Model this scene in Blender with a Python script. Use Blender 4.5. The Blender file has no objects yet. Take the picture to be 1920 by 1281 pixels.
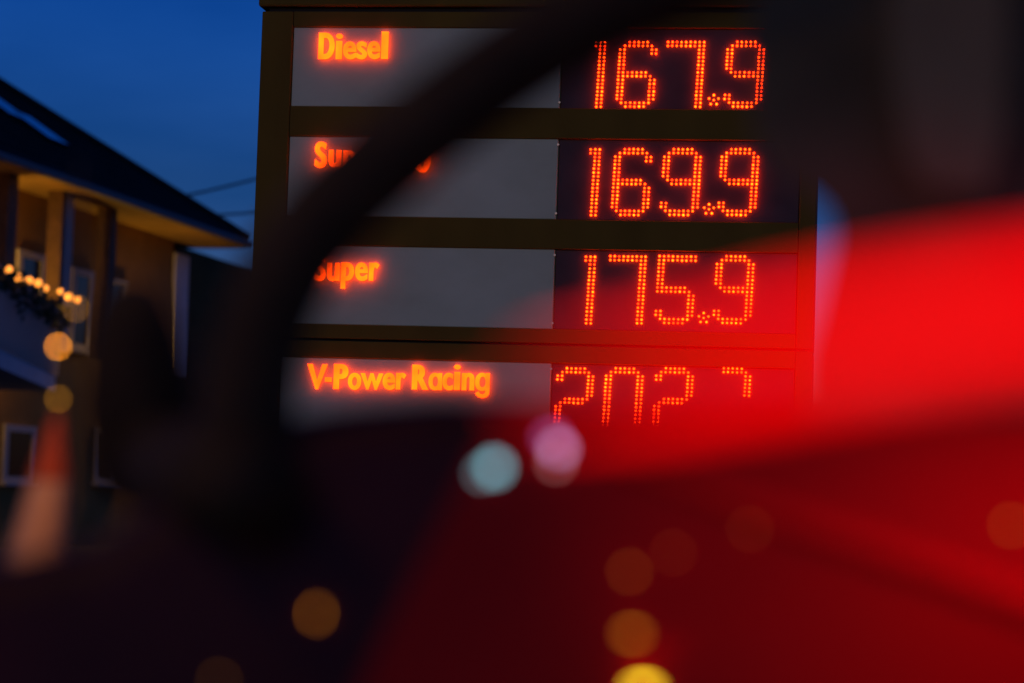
import bpy, bmesh, math, random
from mathutils import Vector, Matrix
random.seed(7)
S = bpy.context.scene
COL = S.collection
R = math.radians

# ---------------------------------------------------------------- camera
PITCH, ROLL = R(3.9), R(1.861)
W_PX, H_PX, F_PX = 1920.0, 1281.0, 85.0 / 36.0 * 1920.0
CAM = Vector((0, 0, 1.15))
_f = Vector((0, math.cos(PITCH), math.sin(PITCH)))
_r0 = Vector((1, 0, 0)); _u0 = _r0.cross(_f)
_r = math.cos(ROLL) * _r0 + math.sin(ROLL) * _u0
_u = -math.sin(ROLL) * _r0 + math.cos(ROLL) * _u0
cd = bpy.data.cameras.new('camera'); cam = bpy.data.objects.new('camera', cd); COL.objects.link(cam)
cd.lens = 85; cd.sensor_width = 36; cd.clip_start = 0.05; cd.clip_end = 3000
cd.dof.use_dof = True; cd.dof.focus_distance = 12.2; cd.dof.aperture_fstop = 2.0
m = Matrix(((_r.x, _u.x, -_f.x), (_r.y, _u.y, -_f.y), (_r.z, _u.z, -_f.z))).to_4x4()
m.translation = CAM
cam.matrix_world = m
S.camera = cam

# ---------------------------------------------------------------- sky
SUN_EL, SUN_ROT = R(-2.5), R(200)
w = bpy.data.worlds.new("World"); S.world = w; w.use_nodes = True
nt = w.node_tree; bg = nt.nodes['Background']
sky = nt.nodes.new('ShaderNodeTexSky'); sky.sky_type = 'NISHITA'; sky.sun_disc = False
sky.sun_elevation = R(1.0); sky.sun_rotation = SUN_ROT; sky.ozone_density = 6; sky.air_density = 1.0; sky.dust_density = 0.4
tint = nt.nodes.new('ShaderNodeMix'); tint.data_type = 'RGBA'; tint.blend_type = 'MULTIPLY'; tint.inputs['Factor'].default_value = 1
tint.inputs['B'].default_value = (0.80, 0.92, 1.17, 1)
tc = nt.nodes.new('ShaderNodeTexCoord')
mp = nt.nodes.new('ShaderNodeMapping'); mp.inputs['Scale'].default_value = (1.5, 1.5, 6)
nz = nt.nodes.new('ShaderNodeTexNoise'); nz.inputs['Scale'].default_value = 3.2; nz.inputs['Detail'].default_value = 5
rmp = nt.nodes.new('ShaderNodeValToRGB')
rmp.color_ramp.elements[0].position = 0.35; rmp.color_ramp.elements[0].color = (0.80, 0.88, 0.90, 1)
rmp.color_ramp.elements[1].position = 0.70; rmp.color_ramp.elements[1].color = (1.9, 1.25, 1.15, 1)
cl = nt.nodes.new('ShaderNodeMix'); cl.data_type = 'RGBA'; cl.blend_type = 'MULTIPLY'; cl.inputs['Factor'].default_value = 1
nt.links.new(tc.outputs['Generated'], mp.inputs['Vector']); nt.links.new(mp.outputs['Vector'], nz.inputs['Vector'])
nt.links.new(nz.outputs['Fac'], rmp.inputs['Fac'])
nt.links.new(sky.outputs['Color'], tint.inputs['A'])
nt.links.new(tint.outputs['Result'], cl.inputs['A']); nt.links.new(rmp.outputs['Color'], cl.inputs['B'])
sx = nt.nodes.new('ShaderNodeSeparateXYZ'); hz = nt.nodes.new('ShaderNodeValToRGB')
nt.links.new(tc.outputs['Generated'], sx.inputs['Vector']); nt.links.new(sx.outputs['Z'], hz.inputs['Fac'])
he = hz.color_ramp.elements
he[0].position = 0.0; he[0].color = (3.4, 3.0, 3.6, 1)
he[1].position = 1.0; he[1].color = (0.9, 1.2, 1.2, 1)
for p_, c_ in ((0.07, (3.6, 3.3, 3.9, 1)), (0.13, (2.3, 2.3, 2.5, 1)), (0.22, (1.2, 2.2, 2.7, 1))):
    q_ = he.new(p_); q_.color = c_
hm = nt.nodes.new('ShaderNodeMix'); hm.data_type = 'RGBA'; hm.blend_type = 'MULTIPLY'; hm.inputs['Factor'].default_value = 1
nt.links.new(cl.outputs['Result'], hm.inputs['A']); nt.links.new(hz.outputs['Color'], hm.inputs['B'])
nt.links.new(hm.outputs['Result'], bg.inputs['Color'])
bg.inputs['Strength'].default_value = 0.10

# ---------------------------------------------------------------- render settings
S.render.engine = 'CYCLES'
S.cycles.use_denoising = True
S.cycles.max_bounces = 6
S.cycles.sample_clamp_indirect = 8
S.view_settings.view_transform = 'Standard'; S.view_settings.look = 'None'
S.view_settings.exposure = 0; S.view_settings.gamma = 1; S.view_settings.use_curve_mapping = False

# ---------------------------------------------------------------- helpers
def ray(px, py):
    d = _r * ((px - W_PX / 2) / F_PX) + _u * ((H_PX / 2 - py) / F_PX) + _f
    return d / d.y

def at(px, py, Y):
    """world point seen at that picture position at the distance Y"""
    return CAM + ray(px, py) * Y

def mat(name, color, rough=0.6, metal=0.0, noise=0.0, nscale=8.0, emit=None, estr=1.0, coat=0.0, bump=0.0, stretch=(1, 1, 1), spec=0.5):
    ma = bpy.data.materials.new(name); ma.use_nodes = True
    n = ma.node_tree; b = n.nodes['Principled BSDF']
    b.inputs['Base Color'].default_value = (*color, 1)
    b.inputs['Roughness'].default_value = rough; b.inputs['Metallic'].default_value = metal
    b.inputs['Coat Weight'].default_value = coat; b.inputs['Specular IOR Level'].default_value = spec
    b.inputs['Coat Roughness'].default_value = 0.06
    if noise or bump:
        t = n.nodes.new('ShaderNodeTexCoord'); mpp = n.nodes.new('ShaderNodeMapping'); mpp.inputs['Scale'].default_value = stretch
        x = n.nodes.new('ShaderNodeTexNoise'); x.inputs['Scale'].default_value = nscale; x.inputs['Detail'].default_value = 6
        n.links.new(t.outputs['Object'], mpp.inputs['Vector']); n.links.new(mpp.outputs['Vector'], x.inputs['Vector'])
        if noise:
            r = n.nodes.new('ShaderNodeValToRGB')
            r.color_ramp.elements[0].position = 0.3; r.color_ramp.elements[1].position = 0.7
            r.color_ramp.elements[0].color = (*[c * (1 - noise) for c in color], 1)
            r.color_ramp.elements[1].color = (*[min(1, c * (1 + noise)) for c in color], 1)
            n.links.new(x.outputs['Fac'], r.inputs['Fac']); n.links.new(r.outputs['Color'], b.inputs['Base Color'])
        if bump:
            bp = n.nodes.new('ShaderNodeBump'); bp.inputs['Strength'].default_value = bump; bp.inputs['Distance'].default_value = 0.01
            n.links.new(x.outputs['Fac'], bp.inputs['Height']); n.links.new(bp.outputs['Normal'], b.inputs['Normal'])
    if emit:
        b.inputs['Emission Color'].default_value = (*emit, 1); b.inputs['Emission Strength'].default_value = estr
    return ma

def obj(name, bm, ma, parent=None, smooth=False, local=False):
    me = bpy.data.meshes.new(name)
    bmesh.ops.recalc_face_normals(bm, faces=bm.faces[:])
    if parent is not None and not local:
        bm.transform(WORLD[parent.name].inverted())
    bm.to_mesh(me); bm.free()
    if smooth:
        for p in me.polygons: p.use_smooth = True
    me.materials.append(ma)
    o = bpy.data.objects.new(name, me); COL.objects.link(o)
    if parent is not None: o.parent = parent
    WORLD[o.name] = WORLD[parent.name].copy() if parent is not None else Matrix()
    return o
WORLD = {}

def thing(name, label, cat, loc=(0, 0, 0), rz=0.0, group=None):
    o = bpy.data.objects.new(name, None); COL.objects.link(o)
    o.location = loc; o.rotation_euler = (0, 0, rz); o.empty_display_size = 0.2
    tag(o, label, cat, group)
    WORLD[o.name] = Matrix.Translation(Vector(loc)) @ Matrix.Rotation(rz, 4, 'Z')
    return o

def tag(o, label, cat, group=None):
    o['label'] = label; o['category'] = cat
    if group: o['group'] = group

def box(bm, c, size, mx=None, bevel=0.0):
    q = bmesh.ops.create_cube(bm, size=1)
    vs = q['verts']
    bmesh.ops.scale(bm, vec=size, verts=vs)
    if bevel:
        es = list({e for v in vs for e in v.link_edges})
        rb = bmesh.ops.bevel(bm, geom=es, offset=bevel, segments=2, affect='EDGES', profile=0.5)
        vs = list({v for v in rb['verts']} | {v for v in vs if v.is_valid})
    bmesh.ops.translate(bm, vec=c, verts=vs)
    if mx is not None: bmesh.ops.transform(bm, matrix=mx, verts=vs)
    return vs

def tube(bm, pts, rad, seg=10, squash=None):
    """a swept bar; rad a number or one per point; squash = (across, depth) factors"""
    rings = []
    n = len(pts)
    for i, p in enumerate(pts):
        t = (pts[min(i + 1, n - 1)] - pts[max(i - 1, 0)]).normalized()
        a = t.cross(Vector((0, 1, 0)))
        if a.length < 1e-3: a = t.cross(Vector((1, 0, 0)))
        a.normalize(); b = t.cross(a).normalized()
        rr = rad[i] if isinstance(rad, (list, tuple)) else rad
        sa, sb = squash or (1, 1)
        rings.append([bm.verts.new(p + (a * math.cos(2 * math.pi * k / seg) * sa + b * math.sin(2 * math.pi * k / seg) * sb) * rr) for k in range(seg)])
    for i in range(n - 1):
        for k in range(seg):
            bm.faces.new((rings[i][k], rings[i][(k + 1) % seg], rings[i + 1][(k + 1) % seg], rings[i + 1][k]))
    bm.faces.new(rings[0][::-1]); bm.faces.new(rings[-1])

def prism(bm, front, back):
    a = [bm.verts.new(p) for p in front]; b = [bm.verts.new(p) for p in back]
    bm.faces.new(a); bm.faces.new(b[::-1])
    for i in range(len(a)):
        j = (i + 1) % len(a)
        bm.faces.new((a[i], b[i], b[j], a[j]))

def lathe(bm, prof, c, seg=16):
    rings = [[bm.verts.new(c + Vector((r * math.cos(2 * math.pi * k / seg), r * math.sin(2 * math.pi * k / seg), z))) for k in range(seg)] for r, z in prof]
    for i in range(len(rings) - 1):
        for k in range(seg):
            bm.faces.new((rings[i][k], rings[i][(k + 1) % seg], rings[i + 1][(k + 1) % seg], rings[i + 1][k]))
    bm.faces.new(rings[0][::-1]); bm.faces.new(rings[-1])

def spline(pts, n=8):
    """Catmull-Rom through 2-D or 3-D points"""
    out = []
    P = [Vector(p) for p in pts]
    P = [2 * P[0] - P[1]] + P + [2 * P[-1] - P[-2]]
    for i in range(1, len(P) - 2):
        for k in range(n):
            t = k / n
            a, b, c, d = P[i - 1], P[i], P[i + 1], P[i + 2]
            out.append(0.5 * ((2 * b) + (c - a) * t + (2 * a - 5 * b + 4 * c - d) * t * t + (3 * b - a - 3 * c + d) * t ** 3))
    out.append(P[-2])
    return out

def lerp_tab(tab, x):
    if x <= tab[0][0]: return tab[0][1]
    for (a, va), (b, vb) in zip(tab, tab[1:]):
        if x <= b: return va + (vb - va) * (x - a) / (b - a)
    return tab[-1][1]

# ---------------------------------------------------------------- materials
M = {}
M['asphalt'] = mat('asphalt', (0.05, 0.05, 0.052), 0.85, noise=0.35, nscale=40, bump=0.4)
M['paving'] = mat('paving', (0.22, 0.21, 0.2), 0.8, noise=0.2, nscale=12, bump=0.2)
M['cabinet'] = mat('sign cabinet', (0.165, 0.105, 0.014), 0.7, noise=0.18, nscale=3, stretch=(1, 1, 0.4), spec=0.1)
M['seam'] = mat('sign seam', (0.012, 0.01, 0.01), 0.8)
M['panel'] = mat('sign panel', (0.33, 0.36, 0.29), 0.5, noise=0.22, nscale=1.6, emit=(0.46, 0.54, 0.46), estr=0.03, stretch=(1, 1, 1.6))
M['display'] = mat('sign display', (0.085, 0.055, 0.055), 0.6, spec=0.2, noise=0.2, nscale=5)
M['letter'] = mat('sign letter', (0.3, 0.1, 0.02), 0.5, emit=(1.0, 0.048, 0.0), estr=7.0)
M['letter_edge'] = mat('sign letter edge', (0.4, 0.05, 0.02), 0.5)
M['led'] = mat('sign led', (0.3, 0.1, 0.02), 0.5, emit=(1.0, 0.040, 0.0012), estr=16.0)
def vary(ma, lo, hi, g_lo, g_hi, base):
    n = ma.node_tree; b = n.nodes['Principled BSDF']
    ge = n.nodes.new('ShaderNodeNewGeometry'); mr = n.nodes.new('ShaderNodeMapRange')
    mr.inputs['To Min'].default_value = lo * base; mr.inputs['To Max'].default_value = hi * base
    n.links.new(ge.outputs['Random Per Island'], mr.inputs['Value']); n.links.new(mr.outputs['Result'], b.inputs['Emission Strength'])
    wn = n.nodes.new('ShaderNodeTexWhiteNoise'); wn.noise_dimensions = '1D'
    n.links.new(ge.outputs['Random Per Island'], wn.inputs['W'])
    mg = n.nodes.new('ShaderNodeMapRange'); mg.inputs['To Min'].default_value = g_lo; mg.inputs['To Max'].default_value = g_hi
    n.links.new(wn.outputs['Value'], mg.inputs['Value'])
    cc = n.nodes.new('ShaderNodeCombineColor'); cc.inputs[0].default_value = 1.0; cc.inputs[2].default_value = 0.0008
    n.links.new(mg.outputs['Result'], cc.inputs[1]); n.links.new(cc.outputs[0], b.inputs['Emission Color'])
def mottle(ma, lo, hi, base, scale):
    n = ma.node_tree; b = n.nodes['Principled BSDF']
    t = n.nodes.new('ShaderNodeTexCoord'); x = n.nodes.new('ShaderNodeTexNoise'); x.inputs['Scale'].default_value = scale; x.inputs['Detail'].default_value = 2
    mr = n.nodes.new('ShaderNodeMapRange'); mr.inputs['From Min'].default_value = 0.35; mr.inputs['From Max'].default_value = 0.65
    mr.inputs['To Min'].default_value = lo * base; mr.inputs['To Max'].default_value = hi * base
    n.links.new(t.outputs['Object'], x.inputs['Vector']); n.links.new(x.outputs['Fac'], mr.inputs['Value']); n.links.new(mr.outputs['Result'], b.inputs['Emission Strength'])
mottle(M['letter'], 0.65, 1.3, 7.5, 7.0)
vary(M['led'], 0.45, 1.25, 0.016, 0.042, 18.0)
M['bolt'] = mat('sign bolt', (0.4, 0.4, 0.42), 0.4, metal=0.8)

# ---------------------------------------------------------------- ground
bm = bmesh.new(); bmesh.ops.create_grid(bm, x_segments=1, y_segments=1, size=900)
o = obj('ground', bm, M['asphalt']); o['kind'] = 'structure'

# ---------------------------------------------------------------- price sign
PSI = R(-8.445); DS = 12.2
SE = Vector((math.cos(PSI), math.sin(PSI), 0)); SN = Vector((-math.sin(PSI), math.cos(PSI), 0))   # along the face, away from the camera
SO = Vector((0, DS, 0))
def sgn(px, py):
    """picture position -> (along, height above camera) on the sign's front plane"""
    d = ray(px, py); t = SO.dot(SN) / d.dot(SN); p = d * t - SO
    return p.dot(SE), p.z
def S3(a, z, out=0.0):
    return Vector((SO + SE * a - SN * out).to_tuple()) + Vector((0, 0, z + CAM.z))
LX, PL, PR, RX = -1.365, -1.197, 0.204, 1.510
DR = 1.425
P_T = [2.4384, 1.8692, 1.3056, 0.7280]; P_B = [2.0252, 1.4575, 0.8996, 0.3150]
GAP_Z, GRV_Z = 2.532, 0.821
sign = thing('price_sign', 'dark fuel price pylon with lit red lettering and dotted red prices', 'price sign', (SO.x, SO.y, 0), PSI)
MS = WORLD['price_sign']
def sbox(name, x0, x1, z0, z1, y0, y1, ma, parent=sign, bevel=0.006):
    """box in the sign's own axes: y negative is towards the viewer"""
    b = bmesh.new()
    box(b, Vector(((x0 + x1) / 2, (y0 + y1) / 2, (z0 + z1) / 2 + CAM.z)), (x1 - x0, y1 - y0, z1 - z0), bevel=bevel)
    b.transform(MS)
    return obj(name, b, ma, parent)
DEPTH = 0.36
g = 0.012
# cabinet modules behind the face, upper head box and lower base
sbox('cabinet', LX, RX, GRV_Z + g / 2, GAP_Z - g, 0.05, DEPTH, M['cabinet'])
sbox('cabinet', LX, RX, 0.05, GRV_Z - g / 2, 0.05, DEPTH, M['cabinet'])
sbox('head_box', LX - 0.02, RX + 0.02, GAP_Z + g, 3.75, -0.012, DEPTH + 0.01, M['cabinet'], bevel=0.012)
sbox('plinth', LX + 0.15, RX - 0.15, -1.15, 0.05, 0.06, DEPTH - 0.02, M['cabinet'])
sbox('seam', LX + 0.03, RX - 0.03, GAP_Z - g - 0.002, GAP_Z + g + 0.002, 0.03, DEPTH - 0.03, M['seam'], bevel=0)
sbox('seam', LX + 0.03, RX - 0.03, GRV_Z - g / 2 - 0.002, GRV_Z + g / 2 + 0.002, 0.03, DEPTH - 0.03, M['seam'], bevel=0)
# face frame: stiles and rails
for (z0, z1) in ((GRV_Z + g / 2, GAP_Z - g), (0.05, GRV_Z - g / 2)):
    sbox('stile', LX, PL - 0.002, z0, z1, 0.0, 0.049, M['cabinet'])
    sbox('stile', DR + 0.002, RX, z0, z1, 0.0, 0.049, M['cabinet'])
rails = [(P_T[0], GAP_Z - g), (P_T[1], P_B[0]), (P_T[2], P_B[1]), (GRV_Z + g / 2, P_B[2]), (P_T[3], GRV_Z - g / 2), (0.05, P_B[3])]
for a, b in rails:
    sbox('rail', PL, DR, a, b, 0.001, 0.049, M['cabinet'], bevel=0.004)
panels, displays = [], []
for i in range(4):
    panels.append(sbox('panel', PL + 0.002, PR - 0.003, P_B[i] + 0.002, P_T[i] - 0.002, 0.012, 0.048, M['panel'], bevel=0.003))
    displays.append(sbox('display', PR + 0.003, DR - 0.002, P_B[i] + 0.002, P_T[i] - 0.002, 0.022, 0.048, M['display'], bevel=0.003))
    for zz in (P_T[i] - 0.03, P_B[i] + 0.03):
        b = bmesh.new(); bmesh.ops.create_cone(b, cap_ends=True, segments=8, radius1=0.007, radius2=0.006, depth=0.006,
            matrix=Matrix.Translation((PR - 0.001, 0.006, zz + CAM.z)) @ Matrix.Rotation(R(90), 4, 'X'))
        b.transform(MS); obj('bolt', b, M['bolt'], sign)

# --- lettering: one raised lit letter each, fitted to the place it has on its panel
FAT = {'D': (.010, .006), 'l': (.009, .003), 'i': (.009, .003), 'S': (.009, .006), 'E': (.010, .006), '1': (.009, .005), '0': (.009, .006), 'P': (.010, .006), 'R': (.010, .006),
       'V': (.008, .003), 'w': (.005, .003), 'r': (.008, .004), 'u': (.0075, .005), 'n': (.0075, .005), 'p': (.0075, .005), '-': (.002, .003)}
def letter(ch, x0, x1, ytop, ybot, parent):
    cu = bpy.data.curves.new('letter_curve', 'FONT'); cu.body = ch; cu.size = 1; cu.offset = 0; cu.extrude = 0; cu.resolution_u = 5
    to = bpy.data.objects.new('letter_text', cu); COL.objects.link(to)
    dg = bpy.context.evaluated_depsgraph_get()
    me = bpy.data.meshes.new_from_object(to.evaluated_get(dg))
    bpy.data.objects.remove(to)
    b = bmesh.new(); b.from_mesh(me); bpy.data.meshes.remove(me)
    bmesh.ops.remove_doubles(b, verts=b.verts[:], dist=1e-5)
    xs = [v.co.x for v in b.verts]; ys = [v.co.y for v in b.verts]
    mx0, mx1, my0, my1 = min(xs), max(xs), min(ys), max(ys)
    a0, zt = sgn(x0, ytop); a1, _ = sgn(x1, (ytop + ybot) / 2); a0b, zb = sgn(x0, ybot)
    a0 = (a0 + a0b) / 2
    fx, fz = FAT.get(ch, (.006, .0048))
    fx, fz = fx * 0.72, fz * 0.72
    fx = min(fx, (a1 - a0) * 0.3)
    for v in b.verts:
        u_ = (v.co.x - mx0) / max(1e-6, mx1 - mx0); v_ = (v.co.y - my0) / max(1e-6, my1 - my0)
        v.co = Vector((a0 + fx + (a1 - a0 - 2 * fx) * u_, 0, zb + fz + (zt - zb - 2 * fz) * v_))
    # fatten the strokes: move every outline vertex outwards
    mv = {}
    for e_ in b.edges:
        if len(e_.link_faces) != 1: continue
        p, q = e_.verts; c_ = e_.link_faces[0].calc_center_median(); t_ = q.co - p.co
        if t_.length < 1e-9: continue
        n_ = Vector((t_.z, 0, -t_.x)).normalized()
        if n_.dot(c_ - p.co) > 0: n_ = -n_
        for v in (p, q): mv.setdefault(v, []).append(n_)
    for v, ns in mv.items():
        n_ = sum(ns, Vector()); 
        if n_.length < 1e-6: continue
        n_.normalize(); k_ = 1 / max(0.6, n_.dot(ns[0]))
        v.co += Vector((n_.x * fx * k_, 0, n_.z * fz * k_))
    for v in b.verts: v.co += Vector((0, -0.016, CAM.z))
    b.normal_update()
    ext = bmesh.ops.extrude_face_region(b, geom=b.faces[:])
    bmesh.ops.translate(b, vec=(0, 0.012, 0), verts=[e for e in ext['geom'] if isinstance(e, bmesh.types.BMVert)])
    b.transform(MS)
    o_ = obj('letter', b, M['letter'], parent)
    return o_
def c3(x, y): return 460 + x / 3.05, y / 3.05
def word(spec, dx, dy, parent):
    for ch, x0, x1, yt, yb in spec:
        letter(ch, dx + x0 / 3.05, dx + x1 / 3.05, dy + yt / 3.05, dy + yb / 3.05, parent)
word([('D', 422, 512, 190, 340), ('i', 520, 557, 196, 340), ('e', 562, 636, 240, 341), ('s', 637, 698, 240, 341), ('e', 700, 773, 239, 340), ('l', 781, 819, 184, 338)], 460, 0, panels[0])
word([('S', 400, 468, 812, 962), ('u', 480, 550, 860, 958), ('p', 562, 634, 862, 1004), ('e', 644, 712, 864, 964), ('r', 722, 776, 866, 966),
      ('E', 806, 868, 822, 968), ('1', 890, 930, 824, 970), ('0', 968, 1062, 828, 988)], 460, 0, panels[1])
word([('S', 395, 462, 238, 388), ('u', 470, 541, 284, 388), ('p', 550, 622, 282, 432), ('e', 630, 702, 282, 388), ('r', 710, 766, 282, 387)], 460, 400, panels[2])
word([('V', 358, 468, 862, 1006), ('-', 458, 495, 938, 964), ('P', 508, 590, 862, 1005), ('o', 590, 664, 912, 1010), ('w', 662, 788, 914, 1008),
      ('e', 788, 858, 912, 1010), ('r', 864, 920, 912, 1008), ('R', 956, 1046, 866, 1008), ('\u0251', 1050, 1126, 912, 1012), ('c', 1130, 1190, 912, 1012),
      ('i', 1195, 1231, 866, 1010), ('n', 1240, 1311, 912, 1012), ('\u0261', 1316, 1398, 912, 1056)], 460, 400, panels[3])

# --- prices: every digit is a field of raised LEDs
def seg_cells(ch):
    c = set()
    def rect(c0, c1, r0, r1):
        for x in range(c0, c1 + 1):
            for y in range(r0, r1 + 1): c.add((x, y))
    top = lambda l, r: rect(2 - 2 * l, 6 + 2 * r, 0, 1)
    if ch == '1':
        rect(7, 8, 0, 17); rect(6, 6, 0, 1); return c
    if ch == '7':
        rect(0, 8, 0, 1); rect(7, 8, 0, 17); return c
    if ch == '7b':
        rect(2, 6, 0, 1); c.add((7, 1)); rect(7, 8, 2, 7); return c
    on = {'0': 'abcdef', '2': 'abged', '5': 'afgcd', '6': 'afgedc', '9': 'abcdfg'}[ch]
    if 'a' in on:
        rect(2, 6, 0, 1)
        c.add((1, 1)); c.add((7, 1))
    if 'd' in on:
        rect(2, 6, 16, 17); c.add((1, 16)); c.add((7, 16))
    if 'f' in on: rect(0, 1, 2, 8)
    if 'b' in on: rect(7, 8, 2, 7)
    if 'e' in on: rect(0, 1, 9, 15)
    if 'c' in on: rect(7, 8, 9, 15)
    if 'g' in on: rect(2, 6, 8, 9)
    if ch == '6':
        rect(7, 8, 2, 3); c.add((7, 9)); c.discard((8, 9))
    if ch == '9':
        rect(0, 1, 14, 15); c.discard((0, 8)); c.add((1, 8)); rect(7, 8, 8, 8)
    if ch == '5':
        rect(0, 8, 0, 1); c.discard((1, 1)); c.add((1, 1)); rect(0, 1, 14, 15); rect(0, 1, 8, 9); c.discard((8, 9)); c.add((7, 9))
    if ch == '2':
        rect(0, 1, 2, 3); rect(0, 8, 16, 17); rect(0, 1, 10, 15); c.discard((0, 9)); c.add((1, 9)); c.add((7, 8))
    if ch == '0':
        rect(0, 1, 8, 9); rect(7, 8, 8, 9)
    return c
def led(b, a, z, r):
    n = 7; rings = []
    for rr, out in ((r, 0.0), (r, 0.006), (r * 0.62, 0.0105)):
        rings.append([b.verts.new((a + rr * math.cos(6.2832 * k / n), 0.022 - 0.004 - out - 0.002, z + rr * math.sin(6.2832 * k / n))) for k in range(n)])
    for i in range(2):
        for k in range(n): b.faces.new((rings[i][k], rings[i][(k + 1) % n], rings[i + 1][(k + 1) % n], rings[i + 1][k]))
    b.faces.new(rings[2])
def digit(ch, xl, xr, yt, yb, row, rad=0.0060):
    """xl..xr: where columns 0 and 8 stand on the picture at mid height"""
    b = bmesh.new()
    al, zt = sgn(xl, yt); ar, _ = sgn(xr, yt); al2, zb = sgn(xl, yb)
    sh = 0.012                                           # the digits lean a little
    for (cx, cy) in seg_cells(ch):
        v = cy / 17.0
        a = al + (ar - al) * cx / 8.0 + sh * (0.5 - v) + random.uniform(-1, 1) * 0.0007
        z = zt + (zb - zt) * v + random.uniform(-1, 1) * 0.0007
        led(b, a, z + CAM.z, rad * random.uniform(0.92, 1.08))
    b.transform(MS)
    o_ = obj('digit', b, M['led'], displays[row]); o_['kind'] = 'stuff'
    return o_
def point(x, y, row):
    b = bmesh.new(); a, z = sgn(x, y)
    led(b, a, z + CAM.z, 0.0055)
    for k in range(5):
        led(b, a + 0.025 * math.sin(k * 1.2566), z + CAM.z + 0.025 * math.cos(k * 1.2566), 0.0062)
    b.transform(MS)
    o_ = obj('decimal_point', b, M['led'], displays[row]); o_['kind'] = 'stuff'
R1, R2, R3, R4 = (78, 199), (279, 402), (480, 605), (690, 812)
def row(r, yy, items, pt):
    for ch, xl, xr in items: digit(ch, xl, xr, yy[0], yy[1], r)
    if pt: point(*pt, r)
row(0, R1, [('1', 1064, 1132), ('6', 1161, 1229), ('7', 1250, 1318), ('9', 1363, 1431)], (1338, 187))
row(1, R2, [('1', 1054, 1122), ('6', 1152, 1219), ('9', 1244, 1312), ('9', 1352, 1420)], (1329, 392))
row(2, R3, [('1', 1045, 1113), ('7', 1142, 1208), ('5', 1234, 1302), ('9', 1343, 1411)], (1319, 596))
row(3, R4, [('2', 1044, 1110), ('0', 1135, 1203), ('2', 1229, 1297), ('7b', 1338, 1405)], None)

# ---------------------------------------------------------------- house behind, on the left
M['annex'] = mat('annex render', (0.20, 0.10, 0.03), 0.9, spec=0.1, noise=0.15, nscale=2)
M['render'] = mat('house render', (0.36, 0.20, 0.06), 0.9, spec=0.1, noise=0.12, nscale=1.5, bump=0.1)
M['soffit'] = mat('house soffit', (0.40, 0.25, 0.08), 0.8, noise=0.15, nscale=2)
M['tile'] = mat('roof tiles', (0.028, 0.022, 0.02), 0.95, spec=0.05, noise=0.3, nscale=2.0, bump=0.4)
M['gutter'] = mat('gutter zinc', (0.16, 0.15, 0.15), 0.6)
M['white'] = mat('white paint', (0.50, 0.47, 0.42), 0.6)
M['whitewall'] = mat('white wall', (0.72, 0.72, 0.74), 0.8, noise=0.08, nscale=2)
M['glass'] = mat('window glass', (0.02, 0.022, 0.025), 0.06)
M['timber'] = mat('dark timber', (0.16, 0.09, 0.045), 0.7, noise=0.2, nscale=6)
M['iron'] = mat('dark iron', (0.03, 0.03, 0.032), 0.5)
M['flowers'] = mat('flower leaves', (0.05, 0.075, 0.035), 0.8)
M['bulb'] = mat('warm bulb', (0.8, 0.6, 0.3), 0.4, emit=(1.0, 0.30, 0.03), estr=2.2)
M['lantern_glass'] = mat('lantern glow', (0.8, 0.6, 0.3), 0.4, emit=(1.0, 0.45, 0.06), estr=6.0)

d0, d1 = ray(0, 290), ray(465, 456)
Y0 = 43.0; EZ = d0.z * Y0; Y1 = EZ / d1.z
G0 = CAM + d0 * Y0; G1 = CAM + d1 * Y1
hd = (G1 - G0); hd.z = 0; HL = hd.length; hd.normalize()
hin = Vector((-hd.y, hd.x, 0))                       # into the house (to the left)
EZ += CAM.z
def H(t, i, z): return Vector((G0.x, G0.y, 0)) + hd * t + hin * i + Vector((0, 0, z))
MH = Matrix(((hd.x, hin.x, 0, G0.x), (hd.y, hin.y, 0, G0.y), (0, 0, 1, 0), (0, 0, 0, 1)))
OV = 1.35; T0 = -13.0
house = thing('house', 'ochre rendered house with dark hipped roof, wide eaves and a balcony', 'house', (G0.x, G0.y, 0), math.atan2(hd.y, hd.x))
def hbox(name, t0, t1, i0, i1, z0, z1, ma, parent=house, bevel=0.0):
    b = bmesh.new(); box(b, Vector(((t0 + t1) / 2, (i0 + i1) / 2, (z0 + z1) / 2)), (t1 - t0, i1 - i0, z1 - z0), mx=MH, bevel=bevel)
    return obj(name, b, ma, parent)
def wallpt(px, py, inset=OV):
    d = ray(px, py); o0 = H(0, inset, 0)
    s = (o0 - CAM).dot(hin) / d.dot(hin); p = CAM + d * s
    return (p - o0).dot(hd), p.z
TE = HL - OV
hbox('wall', T0, TE, OV, OV + 9.0, 0, EZ - 0.10, M['render'])
hbox('soffit', T0 - 0.9, HL - 0.02, 0.02, OV + 9.9, EZ - 0.099, EZ - 0.03, M['soffit'])
# hipped roof
rise = 4.1
hip_d = ray(-40, 140)
run = 7.6
b = bmesh.new()
e = [H(T0 - 0.9, 0, EZ), H(HL, 0, EZ), H(HL, 2 * run, EZ), H(T0 - 0.9, 2 * run, EZ)]
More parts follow.
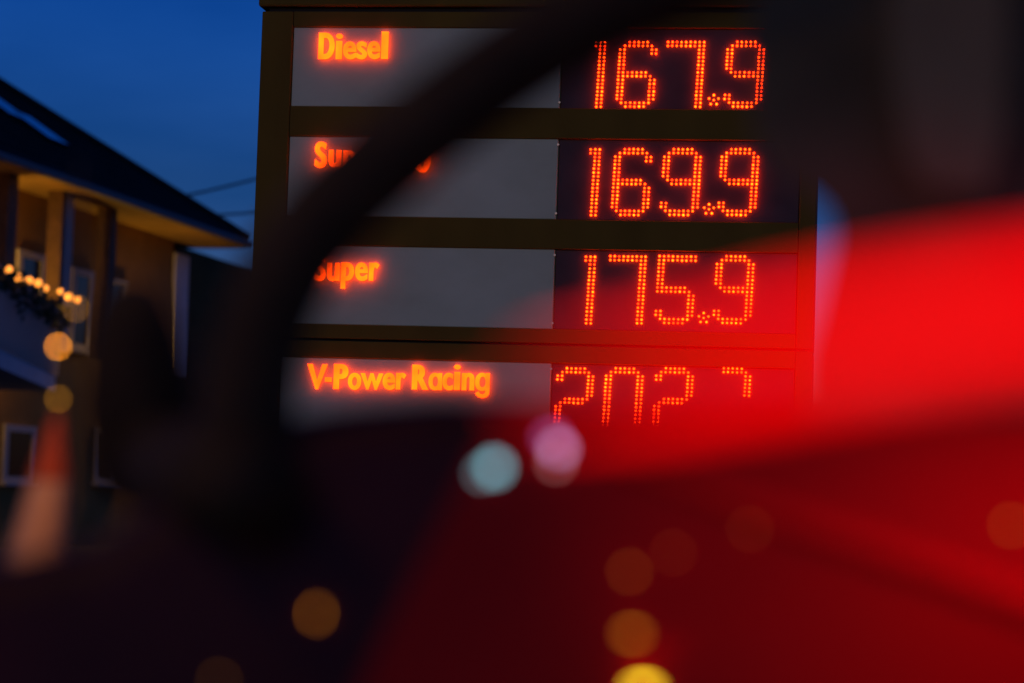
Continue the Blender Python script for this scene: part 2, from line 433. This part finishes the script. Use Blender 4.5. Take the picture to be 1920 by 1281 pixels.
# the ridge end lies on the hip line seen against the sky
d2 = ray(0, 165); best = None
dl = ray(470, 440)
for kk in range(2000):
    i_ = 0.5 + kk * 0.004
    s = (H(0, i_, 0) - CAM).dot(hin) / d2.dot(hin); p = CAM + d2 * s
    t_ = (p - H(0, i_, 0)).dot(hd)
    q = (HL - t_) - i_                                  # equal pitch on both sides of the hip: t and i move alike
    if best is None or abs(q) < best[0]: best = (abs(q), i_, t_, p.z)
_, hi_, ht_, hz_ = best
slope = (hz_ - EZ) / hi_
rz = EZ + slope * run
r1, r0 = H(HL - run, run, rz), H(T0 - 0.9 + run, run, rz)
up = Vector((0, 0, 0.10))
V = [b.verts.new(p) for p in e + [r1, r0]]; U = [b.verts.new(p + up) for p in e + [r1, r0]]
def quad(*ix):
    b.faces.new([U[k] for k in ix]); b.faces.new([V[k] for k in ix][::-1])
quad(0, 1, 4, 5); quad(1, 2, 4); quad(2, 3, 5, 4); quad(3, 0, 5)
for k in range(4):
    j = (k + 1) % 4; b.faces.new((V[k], V[j], U[j], U[k]))
roof = obj('roof', b, M['tile'], house)
# raised tile courses and the hip cap
def roofpt(t, i): return H(t, i, EZ + slope * i + 0.10)
for k in range(1, 15):
    i_ = k * 0.36
    b = bmesh.new(); tube(b, [roofpt(T0 - 0.8 + i_, i_), roofpt(HL - i_ - 0.02, i_)], 0.035, 6)
    obj('tile_course', b, M['tile'], roof)
b = bmesh.new(); tube(b, [roofpt(HL, 0), roofpt(HL - run, run)], 0.12, 8); obj('hip_cap', b, M['tile'], roof)
# skylight on the slope, lit by the sky
ta, ia = None, None
def slopept(px, py):
    d = ray(px, py); n = Vector((hin.x * slope, hin.y * slope, -1)).normalized(); o0 = H(0, 0, EZ + 0.1)
    s = (o0 - CAM).dot(n) / d.dot(n); p = CAM + d * s
    return (p - o0).dot(hd), (p - o0).dot(hin)
M['skylight'] = mat('skylight glass', (0.2, 0.22, 0.25), 0.04, metal=1.0)
for (xa, ya, xb, yb) in ((-30, 188, 25, 214), (42, 232, 95, 258)):
    t1_, i1_ = slopept(xa, ya); t2_, i2_ = slopept(xb, yb)
    t_, i_ = (t1_ + t2_) / 2, (i1_ + i2_) / 2
    hw = abs(t2_ - t1_) / 2
    nn = Vector((-hin.x * slope, -hin.y * slope, 1)).normalized()
    b = bmesh.new(); prism(b, [roofpt(t_ - hw, i_ - .45) + nn * .10, roofpt(t_ + hw, i_ - .45) + nn * .10, roofpt(t_ + hw, i_ + .45) + nn * .10, roofpt(t_ - hw, i_ + .45) + nn * .10],
                             [roofpt(t_ - hw, i_ - .45) - nn * .05, roofpt(t_ + hw, i_ - .45) - nn * .05, roofpt(t_ + hw, i_ + .45) - nn * .05, roofpt(t_ - hw, i_ + .45) - nn * .05])
    sk = obj('skylight', b, M['skylight'], roof)
hbox('gutter', T0 - 1.0, HL + 0.06, -0.14, 0.0, EZ - 0.13, EZ + 0.03, M['gutter'], bevel=0.04)
hbox('gutter', HL + 0.0, HL + 0.13, 0.02, 9.0, EZ - 0.13, EZ + 0.03, M['gutter'], bevel=0.04)
# windows and glazed doors
def window(xa, ya, xb, yb, mull=True):
    t0, zt = wallpt(xa, ya); t1, zb = wallpt(xb, (ya + yb) / 2 + 60) if False else wallpt(xb, ya); _, zb = wallpt(xa, yb)
    f = 0.13
    wf = hbox('window', t0, t1, OV - 0.06, OV - 0.002, zt - f, zt, M['white'])
    hbox('frame', t0, t0 + f * 1.6, OV - 0.06, OV - 0.002, zb, zt - f, M['white'], wf)
    hbox('frame', t1 - f * 1.6, t1, OV - 0.06, OV - 0.002, zb, zt - f, M['white'], wf)
    hbox('frame', t0 + f * 1.6, t1 - f * 1.6, OV - 0.06, OV - 0.002, zb, zb + f, M['white'], wf)
    hbox('pane', t0 + f * 1.6, t1 - f * 1.6, OV - 0.03, OV - 0.004, zb + f, zt - f, M['glass'], wf)
    hbox('sill', t0 - 0.1, t1 + 0.1, OV - 0.16, OV - 0.002, zb - 0.06, zb - 0.001, M['white'], wf)
window(31, 466, 83, 655); window(133, 500, 173, 655); window(200, 520, 236, 655)
window(5, 795, 66, 905); window(180, 800, 220, 905)
window(-110, 420, -60, 655); window(-110, 790, -60, 905)
# posts and a pale wall panel at the far corner
for xa, xb, ma in ((10, 28, 'timber'), (112, 119, 'timber'), (120, 134, 'white'), (205, 216, 'timber'), (-75, -60, 'timber')):
    t0, _ = wallpt(xa, 500, 0.5); t1, _ = wallpt(xb, 500, 0.5)
    hbox('post', t0, t1, 0.5, 0.8, 3.9, EZ - 0.1, M[ma])
t0, zt = wallpt(352, 482); t1, _ = wallpt(425, 482)
hbox('wall_panel', t0, min(t1, TE + .05), OV - 0.05, OV - 0.001, 3.9, zt, M['whitewall'])
ta_, za_ = wallpt(300, 440)
hbox('annex', TE + 0.02, TE + 9, OV + 0.4, OV + 9.0, 0, za_, M['annex'])
# balcony, splayed away from the wall
b0, b1 = ray(0, 655), ray(104, 706)
YB = 37.3; BZ = b0.z * YB; YB1 = BZ / b1.z
B0 = CAM + b0 * YB; B1 = CAM + b1 * YB1
bd = (B1 - B0); bd.z = 0; bl = bd.length; bd.normalize()
BN = Vector((B0.x, B0.y, 0)) - bd * 7.0; BF = Vector((B1.x, B1.y, 0))
BZ += CAM.z
def wall_foot(p): return p + hin * max(0.1, (H(0, OV, 0) - p).dot(hin))
poly = [BN, BF, wall_foot(BF), wall_foot(BN)]
b = bmesh.new(); prism(b, [p + Vector((0, 0, BZ)) for p in poly], [p + Vector((0, 0, BZ - 0.28)) for p in poly])
bal = obj('balcony', b, M['whitewall'], house)
RAILH = 1.22
def rail_pts(z): return [BN + Vector((0, 0, z)), BF + Vector((0, 0, z)), wall_foot(BF) + Vector((0, 0, z))]
for z, rad in ((BZ + RAILH, 0.035), (BZ + 0.09, 0.025)):
    pp = rail_pts(z)
    b = bmesh.new(); tube(b, pp[:2], rad, 8); obj('handrail', b, M['white'], bal)
L = (BF - BN).length; n = int(L / 0.36)
base = None
for k in range(n + 1):
    p = BN + bd * (k * 0.36)
    if base is None:
        b = bmesh.new(); box(b, (0, 0, RAILH / 2), (0.13, 0.05, RAILH))
        me = bpy.data.meshes.new('baluster'); b.to_mesh(me); b.free(); me.materials.append(M['white']); base = me
    o = bpy.data.objects.new('baluster', base); COL.objects.link(o); o.parent = bal
    o.matrix_local = WORLD[house.name].inverted() @ Matrix.Translation(p + Vector((0, 0, BZ)))
# planting along the rail
b = bmesh.new()
for k in range(1300):
    p = BN + bd * random.uniform(0, L) + Vector((random.gauss(0, .14), random.gauss(0, .14), BZ + RAILH - .2 + random.gauss(0, .13)))
    a = Vector((random.gauss(0, 1), random.gauss(0, 1), random.gauss(0, 1))).normalized() * .07; c = Vector((random.gauss(0, 1), random.gauss(0, 1), random.gauss(0, 1))).normalized() * .07
    b.faces.new([b.verts.new(p - a), b.verts.new(p + c), b.verts.new(p + a), b.verts.new(p - c)])
o = obj('planting', b, M['flowers'], bal); o['kind'] = 'stuff'
# string lights along the rail
sl = thing('string_lights', 'string of warm bulbs draped along the balcony rail', 'string lights', B0.to_tuple())
wire = []
pbulb = []
for x, y in ((-60, 480), (-30, 492), (1, 505), (20, 520), (41, 525), (58, 530), (72, 540), (101, 546), (117, 556), (134, 562)):
    d = ray(x, y); nrm = Vector((bd.y, -bd.x, 0)); s = (B0 - CAM).dot(nrm) / d.dot(nrm)
    pbulb.append(CAM + d * s + nrm * 0.12 * (1 if nrm.x > 0 else -1))
b = bmesh.new(); tube(b, [p + Vector((0, 0, 0.05)) for p in pbulb], 0.008, 5); obj('cable', b, M['iron'], sl)
for p in pbulb:
    b = bmesh.new(); bmesh.ops.create_uvsphere(b, u_segments=10, v_segments=6, radius=random.uniform(0.05, 0.08), matrix=Matrix.Translation(p)); obj('bulb', b, M['bulb'], sl, True)
# added lanterns, hidden from view, to light the facade and soffit
def fill_lantern(t, z, power):
    c = H(t, OV - 0.22, z)
    b = bmesh.new(); lathe(b, [(0.05, 0.12), (0.09, 0.10), (0.02, 0.17)], c, 10); box(b, (t, OV - 0.11, z + 0.1), (0.04, 0.2, 0.04), mx=MH)
    lt = obj('fill_lantern', b, M['iron'], house)
    b = bmesh.new(); lathe(b, [(0.045, -0.1), (0.07, 0.0), (0.06, 0.1)], c, 10); obj('glow', b, M['lantern_glass'], lt)
    ld = bpy.data.lights.new('facade_fill', 'POINT'); ld.energy = power; ld.color = (1.0, 0.50, 0.06); ld.shadow_soft_size = 0.08
    lo = bpy.data.objects.new('facade_fill', ld); COL.objects.link(lo); lo.parent = lt
    lo.matrix_local = WORLD[house.name].inverted() @ Matrix.Translation(c - hin * 0.12)
tl, zl = wallpt(240, 660); fill_lantern(tl, zl, 80)
tl, zl = wallpt(-45, 560); fill_lantern(tl, zl, 110)
tl, zl = wallpt(262, 800); fill_lantern(tl, zl, 30)

# ---------------------------------------------------------------- overhead wires
def wire_run(x0, y0, x1, y1, Y, label):
    pa, pb = at(x0, y0, Y), at(x1, y1, Y + 4)
    dv = pb - pa
    pts = []
    for k in range(13):
        t = -0.6 + 3.4 * k / 12
        pts.append(pa + dv * t - Vector((0, 0, 0.10 * (1 - ((t - 1.1) / 1.7) ** 2))))
    b = bmesh.new(); tube(b, pts, 0.035, 6); o = obj('overhead_wire', b, M['iron']); tag(o, label, 'wire', 'wires crossing the sky beside the sign')
wire_run(352, 362, 476, 330, 60, 'upper dark wire crossing the sky between roof and price sign')
wire_run(380, 400, 476, 392, 60, 'lower dark wire crossing the sky just above the roof end')

# ---------------------------------------------------------------- street lamp left of the view
M['lamp_steel'] = mat('lamp steel', (0.2, 0.2, 0.21), 0.5, metal=0.6)
LP = Vector((-4.2, 0.2, 0))
lamp = thing('street_lamp', 'tall steel street lamp with a warm glowing head', 'street lamp', LP.to_tuple())
b = bmesh.new(); lathe(b, [(0.09, 0), (0.09, 0.8), (0.06, 0.85), (0.04, 5.2)], LP, 12); obj('post', b, M['lamp_steel'], lamp, True)
b = bmesh.new(); tube(b, [LP + Vector((0, 0, 5.15)), LP + Vector((0.3, 0.1, 5.4)), LP + Vector((0.8, 0.3, 5.45))], 0.03, 8); obj('arm', b, M['lamp_steel'], lamp, True)
HC = LP + Vector((1.0, 0.35, 5.42))
b = bmesh.new(); lathe(b, [(0.16, -0.02), (0.17, 0.02), (0.08, 0.09), (0.02, 0.1)], HC, 14); obj('lamp_head', b, M['lamp_steel'], lamp, True)
b = bmesh.new(); lathe(b, [(0.05, -0.09), (0.13, -0.05), (0.14, -0.022)], HC, 14); obj('diffuser', b, M['lantern_glass'], lamp, True)
ld = bpy.data.lights.new('street_light', 'POINT'); ld.energy = 60; ld.color = (1.0, 0.60, 0.18); ld.shadow_soft_size = 0.14
lo = bpy.data.objects.new('street_light', ld); COL.objects.link(lo); lo.parent = lamp; lo.location = HC - LP - Vector((0, 0, 0.28))
ld = bpy.data.lights.new('street_beam', 'SPOT'); ld.energy = 190; ld.color = (1.0, 0.62, 0.20); ld.spot_size = R(76); ld.spot_blend = 0.5; ld.shadow_soft_size = 0.14
lo = bpy.data.objects.new('street_beam', ld); COL.objects.link(lo); lo.parent = lamp; lo.location = HC - LP - Vector((0, 0, 0.30))
lo.rotation_euler = (Vector((0, 12.2, 2.9)) - HC).to_track_quat('-Z', 'Y').to_euler()

# ---------------------------------------------------------------- closed parasol with globe lights
M['red_cloth'] = mat('red cloth', (0.55, 0.09, 0.04), 0.9, noise=0.2, nscale=6)
M['cream_cloth'] = mat('cream cloth', (0.62, 0.36, 0.24), 0.9, noise=0.15, nscale=6)
M['globe'] = mat('amber globe', (0.5, 0.3, 0.1), 0.4, emit=(1.0, 0.30, 0.015), estr=24)
M['globe_dim'] = mat('dim amber globe', (0.5, 0.3, 0.1), 0.4, emit=(1.0, 0.40, 0.02), estr=3.5)
YP = 2.85
pb_ = at(70, 1060, YP)
par = thing('closed_parasol', 'closed red and cream parasol beyond the car bonnet', 'parasol', (pb_.x, pb_.y, 0))
pt_, pm_, pl_ = at(108, 770, YP), at(92, 900, YP), at(60, 1068, YP)
def cloth(p0, p1, r0, r1, seg=20):
    b = bmesh.new(); rings = []
    for i in range(7):
        t = i / 6; c = p0.lerp(p1, t); rr = r0 + (r1 - r0) * t
        rings.append([b.verts.new(c + Vector((math.cos(6.2832 * k / seg), math.sin(6.2832 * k / seg), 0)) * rr * (1 + 0.18 * t * (1 if k % 2 else -1))) for k in range(seg)])
    for i in range(6):
        for k in range(seg): b.faces.new((rings[i][k], rings[i][(k + 1) % seg], rings[i + 1][(k + 1) % seg], rings[i + 1][k]))
    b.faces.new(rings[0]); b.faces.new(rings[-1])
    return b
obj('canopy', cloth(pt_, pm_, 0.004, 0.021), M['red_cloth'], par, True)
obj('canopy_hem', cloth(pm_ - Vector((0, 0, .001)), pl_, 0.0215, 0.032), M['cream_cloth'], par, True)
b = bmesh.new(); tube(b, [at(108, 762, YP), pt_, pl_, Vector((pb_.x, pb_.y, 0))], 0.006, 8); obj('pole', b, M['timber'], par, True)
b = bmesh.new(); box(b, (pb_.x, pb_.y, 0.04), (0.45, 0.45, 0.08), bevel=0.02); obj('base', b, M['paving'], par)
gl = thing('globe_lights', 'hanging chain of amber bulbs above the closed parasol, blurred to discs', 'globe lights', at(112, 578, YP - .1).to_tuple())
gp = [(142, 578, 'globe_dim'), (109, 650, 'globe'), (109, 748, 'globe_dim'), (18, 1042, 'globe_dim')]
b = bmesh.new(); tube(b, [at(150, 300, YP - .1), *[at(x, y, YP - .1) for x, y, _ in gp[:3]]], 0.002, 5); obj('cable', b, M['iron'], gl)
for x, y, k in gp[:3]:
    b = bmesh.new(); bmesh.ops.create_uvsphere(b, u_segments=14, v_segments=8, radius=0.0026, matrix=Matrix.Translation(at(x, y, YP - .1))); obj('bulb', b, M[k], gl, True)

ld = bpy.data.lights.new('globe_light', 'POINT'); ld.energy = 1.1; ld.color = (1.0, 0.42, 0.08); ld.shadow_soft_size = 0.015  # added fill beside the bulbs to brighten the parasol cloth
lo = bpy.data.objects.new('globe_light', ld); COL.objects.link(lo); lo.parent = gl
lo.location = at(60, 800, YP - .28) - Vector(gl.location)

# ---------------------------------------------------------------- the red car in the foreground
YC = 1.85
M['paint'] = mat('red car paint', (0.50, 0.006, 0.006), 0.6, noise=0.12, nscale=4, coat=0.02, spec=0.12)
M['trim'] = mat('black trim', (0.085, 0.042, 0.014), 0.75, spec=0.2, noise=0.4, nscale=14)
M['pillar'] = mat('dark pillar trim', (0.20, 0.14, 0.06), 0.85, spec=0.1, noise=0.3, nscale=9)
M['lamp_red'] = mat('tail light lens', (0.3, 0.0, 0.0), 0.7, spec=0.03, emit=(1.0, 0.0, 0.0), estr=3.0)
M['mirror_glass'] = mat('mirror glass', (0.6, 0.6, 0.6), 0.03, metal=1.0)
car = thing('car', 'red car close by and out of focus, with a curved black window frame', 'car', (0.0, YC, 0.0))
belt = [(-900, 1075), (-200, 1062), (0, 1056), (180, 1015), (330, 925), (480, 792), (640, 764), (820, 748), (950, 748), (1100, 760), (1300, 756), (1500, 750), (1920, 735), (2900, 700)]
def crease(x): return 790 + (x - 960) * 0.352
def body_out(x, y):
    """how far the body side stands out towards the viewer (m)"""
    v = y - lerp_tab(belt, x)
    o_ = -0.03 * math.exp(-v / 26.0) + 0.055 * (1 - math.exp(-max(0, v) / 420.0))
    dcr = y - crease(x)
    k = min(1, max(0, (x - 850) / 700.0))
    s = min(1, max(0, (dcr + 24) / 48.0)); s = s * s * (3 - 2 * s)
    return o_ + k * 0.012 * s * math.exp(-max(0.0, dcr - 24) / 240.0)
def bodypt(x, y): return at(x, y, YC - body_out(x, y))
M['shaded_paint'] = mat('red paint in shade', (0.085, 0.012, 0.009), 0.55, noise=0.4, nscale=5, spec=0.22)  # the same red paint darkened: falloff of the red light put into colour
for nm, xs, ma in (('shaded_front', range(-900, 941, 40), 'shaded_paint'), ('body', range(940, 3221, 40), 'paint')):
  b = bmesh.new(); grid = []
  for x in xs:
      y0 = lerp_tab(belt, x); colv = []
      p = at(x, y0, YC + 0.03); colv.append(b.verts.new(p + Vector((0, 0.25, -0.01))))
      nv = 70
      for k in range(nv + 1):
          y = y0 + (1700 - y0) * (k / nv) ** 1.15
          colv.append(b.verts.new(bodypt(x - 0.5 * (y - y0), y)))
      colv.append(b.verts.new(bodypt(x - 0.5 * (1700 - y0), 1700) + Vector((0, 0.05, -0.35))))
      grid.append(colv)
  for i in range(len(grid) - 1):
      for k in range(len(grid[0]) - 1):
          b.faces.new((grid[i][k], grid[i + 1][k], grid[i + 1][k + 1], grid[i][k + 1]))
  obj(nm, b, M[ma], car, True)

M['strip'] = mat('crease highlight strip', (0.85, 0.012, 0.008), 0.4, spec=0.2)  # brighter red along the crease: its highlight put into colour and shape
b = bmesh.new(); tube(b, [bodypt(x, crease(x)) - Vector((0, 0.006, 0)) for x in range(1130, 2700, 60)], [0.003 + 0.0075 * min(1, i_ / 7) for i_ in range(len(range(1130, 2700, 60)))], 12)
obj('highlight_strip', b, M['strip'], car, True)
# curved front pillar and roof edge round the window
arc = spline([(462, 1010), (454, 880), (460, 770), (484, 640), (532, 520), (606, 412), (716, 308), (842, 204), (996, 96), (1178, -4), (1420, -90), (1800, -170), (2400, -220)], 6)
pts = [at(p.x, p.y, YC + 0.02) for p in arc]
b = bmesh.new(); tube(b, pts, 0.0365, 16, squash=(1.0, 1.1)); obj('window_frame', b, M['trim'], car, True)
# rear pillar
fp = spline([(1380, -320), (1402, -60), (1408, 120), (1412, 240), (1446, 320), (1500, 352), (1545, 388), (1562, 440), (1546, 520), (1528, 600), (1510, 690), (1514, 860)], 5) + [Vector((2700, 860)), Vector((2700, -320))]
b = bmesh.new(); prism(b, [at(p.x, p.y, YC + 0.0) for p in fp], [at(p.x, p.y, YC + 0.06) for p in fp]); obj('rear_pillar', b, M['pillar'], car)
M['pillar_trim'] = mat('brown pillar trim', (0.42, 0.27, 0.11), 0.85, spec=0.1, noise=0.2, nscale=8)
tr = [(1650, -300), (1668, -60), (1675, 150), (1700, 290), (1740, 350), (1850, 360), (1880, 250), (1890, 100), (1885, -300)]
b = bmesh.new(); prism(b, [at(x, y, YC - 0.030) for x, y in tr], [at(x, y, YC - 0.001) for x, y in tr]); obj('pillar_trim', b, M['pillar_trim'], car)
# tail light very close to the lens: a long tapering lens, thick at the right
YL = 0.5
lc = at(1700, 640, YL)
tail = thing('tail_light', 'long red light glowing very close at the right edge, out of focus', 'tail light', lc.to_tuple())
mid = [(1030, 730, 10), (1140, 714, 34), (1250, 696, 54), (1400, 668, 68), (1500, 648, 76), (1650, 620, 80), (1800, 597, 82), (1950, 576, 84), (2200, 544, 88), (2500, 508, 88)]
b = bmesh.new(); rings = []
for p in spline(mid, 4):
    ring = []
    for k in range(9):
        t = k / 8; bul = math.sin(math.pi * t)
        ring.append(b.verts.new(at(p.x, p.y + p.z * (t - 0.5), YL - 0.008 * bul * min(1, p.z / 60))))
    for k in range(8, -1, -1):
        ring.append(b.verts.new(at(p.x, p.y + p.z * (k / 8 - 0.5), YL + 0.006)))
    rings.append(ring)
for i in range(len(rings) - 1):
    n = len(rings[0])
    for k in range(n): b.faces.new((rings[i][k], rings[i][(k + 1) % n], rings[i + 1][(k + 1) % n], rings[i + 1][k]))
b.faces.new(rings[0]); b.faces.new(rings[-1])
obj('lens', b, M['lamp_red'], tail, True)
# added unseen arm and second red lamp, grazing the bodywork with extra light
hp = [at(2480, 512, YL + .012), at(2750, 540, 0.85), at(2820, 570, 1.2), at(2700, 590, 1.62)]
b = bmesh.new(); tube(b, spline(hp, 5), 0.012, 10); obj('fill_arm', b, M['trim'], tail, True)
b = bmesh.new(); bmesh.ops.create_uvsphere(b, u_segments=14, v_segments=8, radius=0.02, matrix=Matrix.Translation(at(2690, 615, 1.62))); obj('lens', b, M['lamp_red'], tail, True)
ld = bpy.data.lights.new('graze_fill', 'SPOT'); ld.energy = 2.6; ld.color = (1.0, 0.0, 0.0); ld.spot_size = R(74); ld.spot_blend = 1.0; ld.shadow_soft_size = 0.03
lo = bpy.data.objects.new('graze_fill', ld); COL.objects.link(lo); lo.parent = tail
lp = at(2630, 640, 1.62); aim = at(1880, 1190, YC - .02) - lp
lo.rotation_euler = aim.to_track_quat('-Z', 'Y').to_euler(); lo.location = lp - lc

ld = bpy.data.lights.new('lens_beam', 'SPOT'); ld.energy = 6.5; ld.color = (1.0, 0.0, 0.0); ld.spot_size = R(27); ld.spot_blend = 1.0; ld.shadow_soft_size = 0.03
lo = bpy.data.objects.new('lens_beam', ld); COL.objects.link(lo); lo.parent = tail
lp = at(2050, 570, YL + 0.05); aim = at(1680, 900, YC) - lp
lo.rotation_euler = aim.to_track_quat('-Z', 'Y').to_euler(); lo.location = lp - lc

# door mirror ahead of the pillar
mo = spline([(160, 640), (188, 556), (240, 522), (304, 545), (345, 640), (372, 760), (380, 880), (330, 950), (230, 950), (172, 890), (150, 760)], 5)
ym = 2.05
b = bmesh.new(); c0 = Vector((255, 740))
fr = [at(p.x, p.y, ym) for p in mo]
f2 = [at(*(c0 + (p - c0) * 0.90), ym - 0.035) for p in mo]
bk = [at(*(c0 + (p - c0) * 0.70), ym + 0.09) for p in mo]
rr = [[b.verts.new(p) for p in L_] for L_ in (f2, fr, bk)]
for i in range(2):
    for k in range(len(fr)): b.faces.new((rr[i][k], rr[i][(k + 1) % len(fr)], rr[i + 1][(k + 1) % len(fr)], rr[i + 1][k]))
b.faces.new(rr[0]); b.faces.new(rr[2])
dm = obj('door_mirror', b, M['trim'], car, True)
b = bmesh.new(); tube(b, [at(300, 870, ym), at(390, 905, 1.86), at(470, 915, 1.78)], [0.045, 0.04, 0.045], 10); obj('mirror_arm', b, M['trim'], dm, True)
# glowing beads added on the bodywork for lamp reflections in its paint
def reflected_light(x, y, sx, sy, col, st, label):
    key = 'reflected light ' + label
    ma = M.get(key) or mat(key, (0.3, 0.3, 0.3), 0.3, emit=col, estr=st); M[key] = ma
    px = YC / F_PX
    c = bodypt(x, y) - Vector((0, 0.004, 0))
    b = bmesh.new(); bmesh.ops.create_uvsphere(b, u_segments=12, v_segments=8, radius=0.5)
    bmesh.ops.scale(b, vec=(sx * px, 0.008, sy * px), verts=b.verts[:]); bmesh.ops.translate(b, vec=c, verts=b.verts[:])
    o_ = obj('light_reflection', b, ma, car, True); o_['label'] = label
reflected_light(927, 877, 26, 26, (0.30, 0.85, 1.0), 2.3, 'pale cyan light reflection')
reflected_light(904, 888, 14, 14, (0.4, 0.85, 1.0), 1.4, 'faint cyan light reflection')
reflected_light(1047, 842, 22, 22, (0.8, 0.5, 1.0), 2.3, 'pale violet light reflection')
reflected_light(1034, 822, 26, 18, (0.9, 0.2, 0.8), 1.1, 'magenta light reflection')
reflected_light(1042, 868, 14, 14, (1.0, 0.5, 0.5), 1.5, 'faint pinkish light reflection')
reflected_light(1180, 1072, 12, 12, (1.0, 0.22, 0.0), 1.4, 'faint orange light reflection')
reflected_light(1262, 1036, 10, 10, (1.0, 0.15, 0.0), 1.0, 'very faint orange light reflection')
reflected_light(1405, 992, 10, 10, (1.0, 0.2, 0.0), 1.0, 'very faint orange light reflection')
reflected_light(1893, 985, 12, 12, (1.0, 0.25, 0.0), 1.4, 'orange light reflection')
reflected_light(1185, 1188, 30, 10, (1.0, 0.35, 0.0), 1.8, 'amber light reflection')
reflected_light(1205, 1292, 40, 14, (1.0, 0.75, 0.02), 7.0, 'bright yellow light reflection')
reflected_light(594, 1150, 7, 18, (1.0, 0.3, 0.0), 3.0, 'narrow orange light reflection')
reflected_light(412, 1275, 10, 10, (1.0, 0.35, 0.0), 0.7, 'faint amber light reflection')
